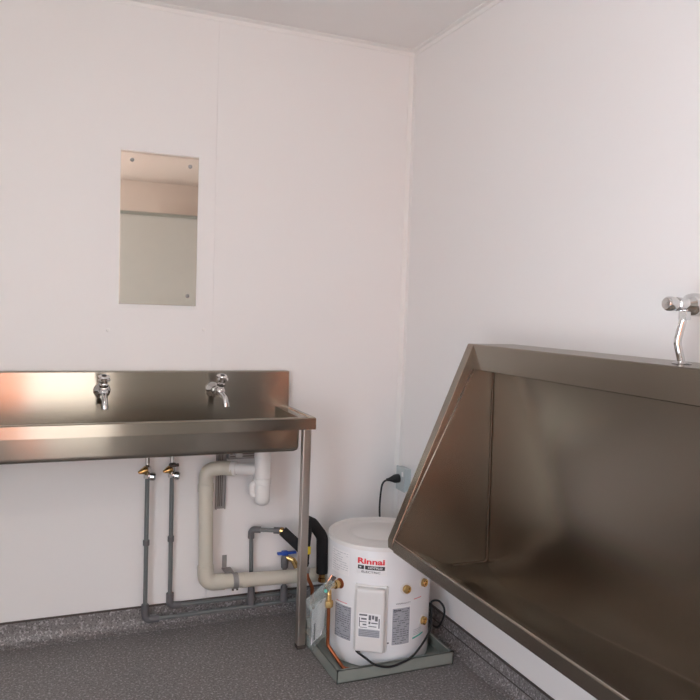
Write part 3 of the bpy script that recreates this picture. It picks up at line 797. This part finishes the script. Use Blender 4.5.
# flush valve on the urinal
fv = thing('flush_valve', 'chrome push-button flush valve on the wall above the urinal', 'flush valve', (-.10, -1.65, TZ))
VY = -1.655; VX = -.106
b = MB(); b.lathe([(.0001, 0), (.022, 0), (.0225, .0015), (.019, .004), (.0095, .006)], Matrix.Translation((VX, VY, TZ+.0003)), 24); b.build('base_flange', CHROME, fv)
b = MB(); b.tube([(VX, VY, TZ+.002), (VX-.014, VY+.004, TZ+.052), (VX-.005, VY, TZ+.10), (VX, VY, TZ+.128)], .0088, 18, fillet=.04); b.build('flush_pipe', CHROME, fv)
b = MB()
b.lathe([(.031, 0), (.031, .004), (.018, .007), (.016, .03), (.021, .038), (.0245, .05), (.0245, .078), (.0215, .090), (.0145, .098), (.0125, .108), (.0145, .116), (.0145, .124), (.012, .126), (.012, .132)], AX((-.0005, VY, 1.331), (-1, 0, 0)) @ Matrix.Diagonal((1.12, 1.12, 1.06, 1)), 28)
b.build('valve_body', CHROME, fv)
b = MB(); b.lathe([(.0125, 0), (.0165, .002), (.0172, .010), (.0165, .020), (.013, .024), (.0001, .025)], AX((-.1385, VY, 1.331), (-1, 0, 0)) @ Matrix.Diagonal((1.0, 1.0, 1.15, 1)), 24); b.build('push_button', CHROME, fv)
b = MB(); b.lathe([(.0095, 0), (.0135, .001), (.0135, .020), (.0115, .022)], AX((VX, VY, TZ+.104), (0, 0, 1)), 6); b.build('nut', CHROME, fv)

# ------------------------------------------------------------------ lights
LY, LX0, LX1 = -2.45, -2.45, -1.20
cb = thing('fill_batten', 'white fluorescent batten added as fill light on the ceiling, out of view', 'fill light', ((LX0+LX1)/2, LY, ZC))  # unseen batten added to fill the room with warm light
b = MB(); b.box(LX0, LX1, LY-.03, LY+.03, ZC-.05, ZC-.0005, bev=.004); b.build('batten', LAMPB, cb)
TUBE = emit('fill_tube', (1.0, .90, .83), 45.0)
b = MB(); b.tube([(LX0+.04, LY, ZC-.085), (LX1-.04, LY, ZC-.085)], .013, 12); b.build('tube', TUBE, cb)
for xx in (LX0+.035, LX1-.035):
    b = MB(); b.box(xx-.012, xx+.012, LY-.012, LY+.012, ZC-.10, ZC-.049, bev=.002); b.build('tube_holder', LAMPB, cb)

W = bpy.data.worlds.new('sky'); S.world = W; W.use_nodes = True
bgn = W.node_tree.nodes['Background']; bgn.inputs['Color'].default_value = (.76, .86, .98, 1); bgn.inputs['Strength'].default_value = 8.9
SL = bpy.data.lights.new('sun', 'SUN'); SL.energy = 18; SL.angle = math.radians(.6); SL.color = (1, .99, .96)  # added to brighten the unseen walls outside
so = bpy.data.objects.new('sun', SL); COL.objects.link(so); so.location = (0, 3, 8); so.rotation_euler = (math.radians(-42), 0, 0)
L = bpy.data.lights.new('door_portal', 'AREA'); L.shape = 'RECTANGLE'; L.size = DX1-DX0; L.size_y = DZ; L.cycles.is_portal = True
lo = bpy.data.objects.new('door_portal', L); COL.objects.link(lo); lo.location = ((DX0+DX1)/2, YN-T-.02, DZ/2); lo.rotation_euler = (math.radians(90), 0, 0)
L2 = bpy.data.lights.new('side_door_portal', 'AREA'); L2.shape = 'RECTANGLE'; L2.size = EZ; L2.size_y = EY1-EY0; L2.cycles.is_portal = True
lo2 = bpy.data.objects.new('side_door_portal', L2); COL.objects.link(lo2); lo2.location = (XL-T-.02, (EY0+EY1)/2, EZ/2); lo2.rotation_euler = (0, math.radians(-90), 0)

# ------------------------------------------------------------------ camera (solved from the photograph's lines)
yaw, pitch, roll, f = .3987, .0575, -.0333, 742.764
R3 = ((0.92179835, -0.38624214, 0.03323882), (0.00838447, -0.06585687, -0.99779385), (0.38757903, 0.92004341, -0.05746832))
r, dn, fw = [Vector(a) for a in R3]
cam = bpy.data.cameras.new('camera'); co = bpy.data.objects.new('camera', cam); COL.objects.link(co)
cam.sensor_width = 36; cam.sensor_fit = 'HORIZONTAL'; cam.lens = f/700*36; cam.clip_start = .02
Mx = Matrix((r, -dn, -fw)).transposed().to_4x4(); Mx.translation = Vector((-1.5075, -2.9635, 1.2982)); co.matrix_world = Mx
S.camera = co
S.view_settings.view_transform = 'Standard'; S.view_settings.look = 'None'; S.view_settings.exposure = -0.11; S.view_settings.gamma = 1.0
S.view_settings.use_curve_mapping = False
S.cycles.use_denoising = True
S.cycles.max_bounces = 12; S.cycles.diffuse_bounces = 8; S.cycles.glossy_bounces = 6; S.cycles.transparent_max_bounces = 12
S.cycles.sample_clamp_indirect = 8
for o in S.objects:
    if 'wl' in o: del o['wl']
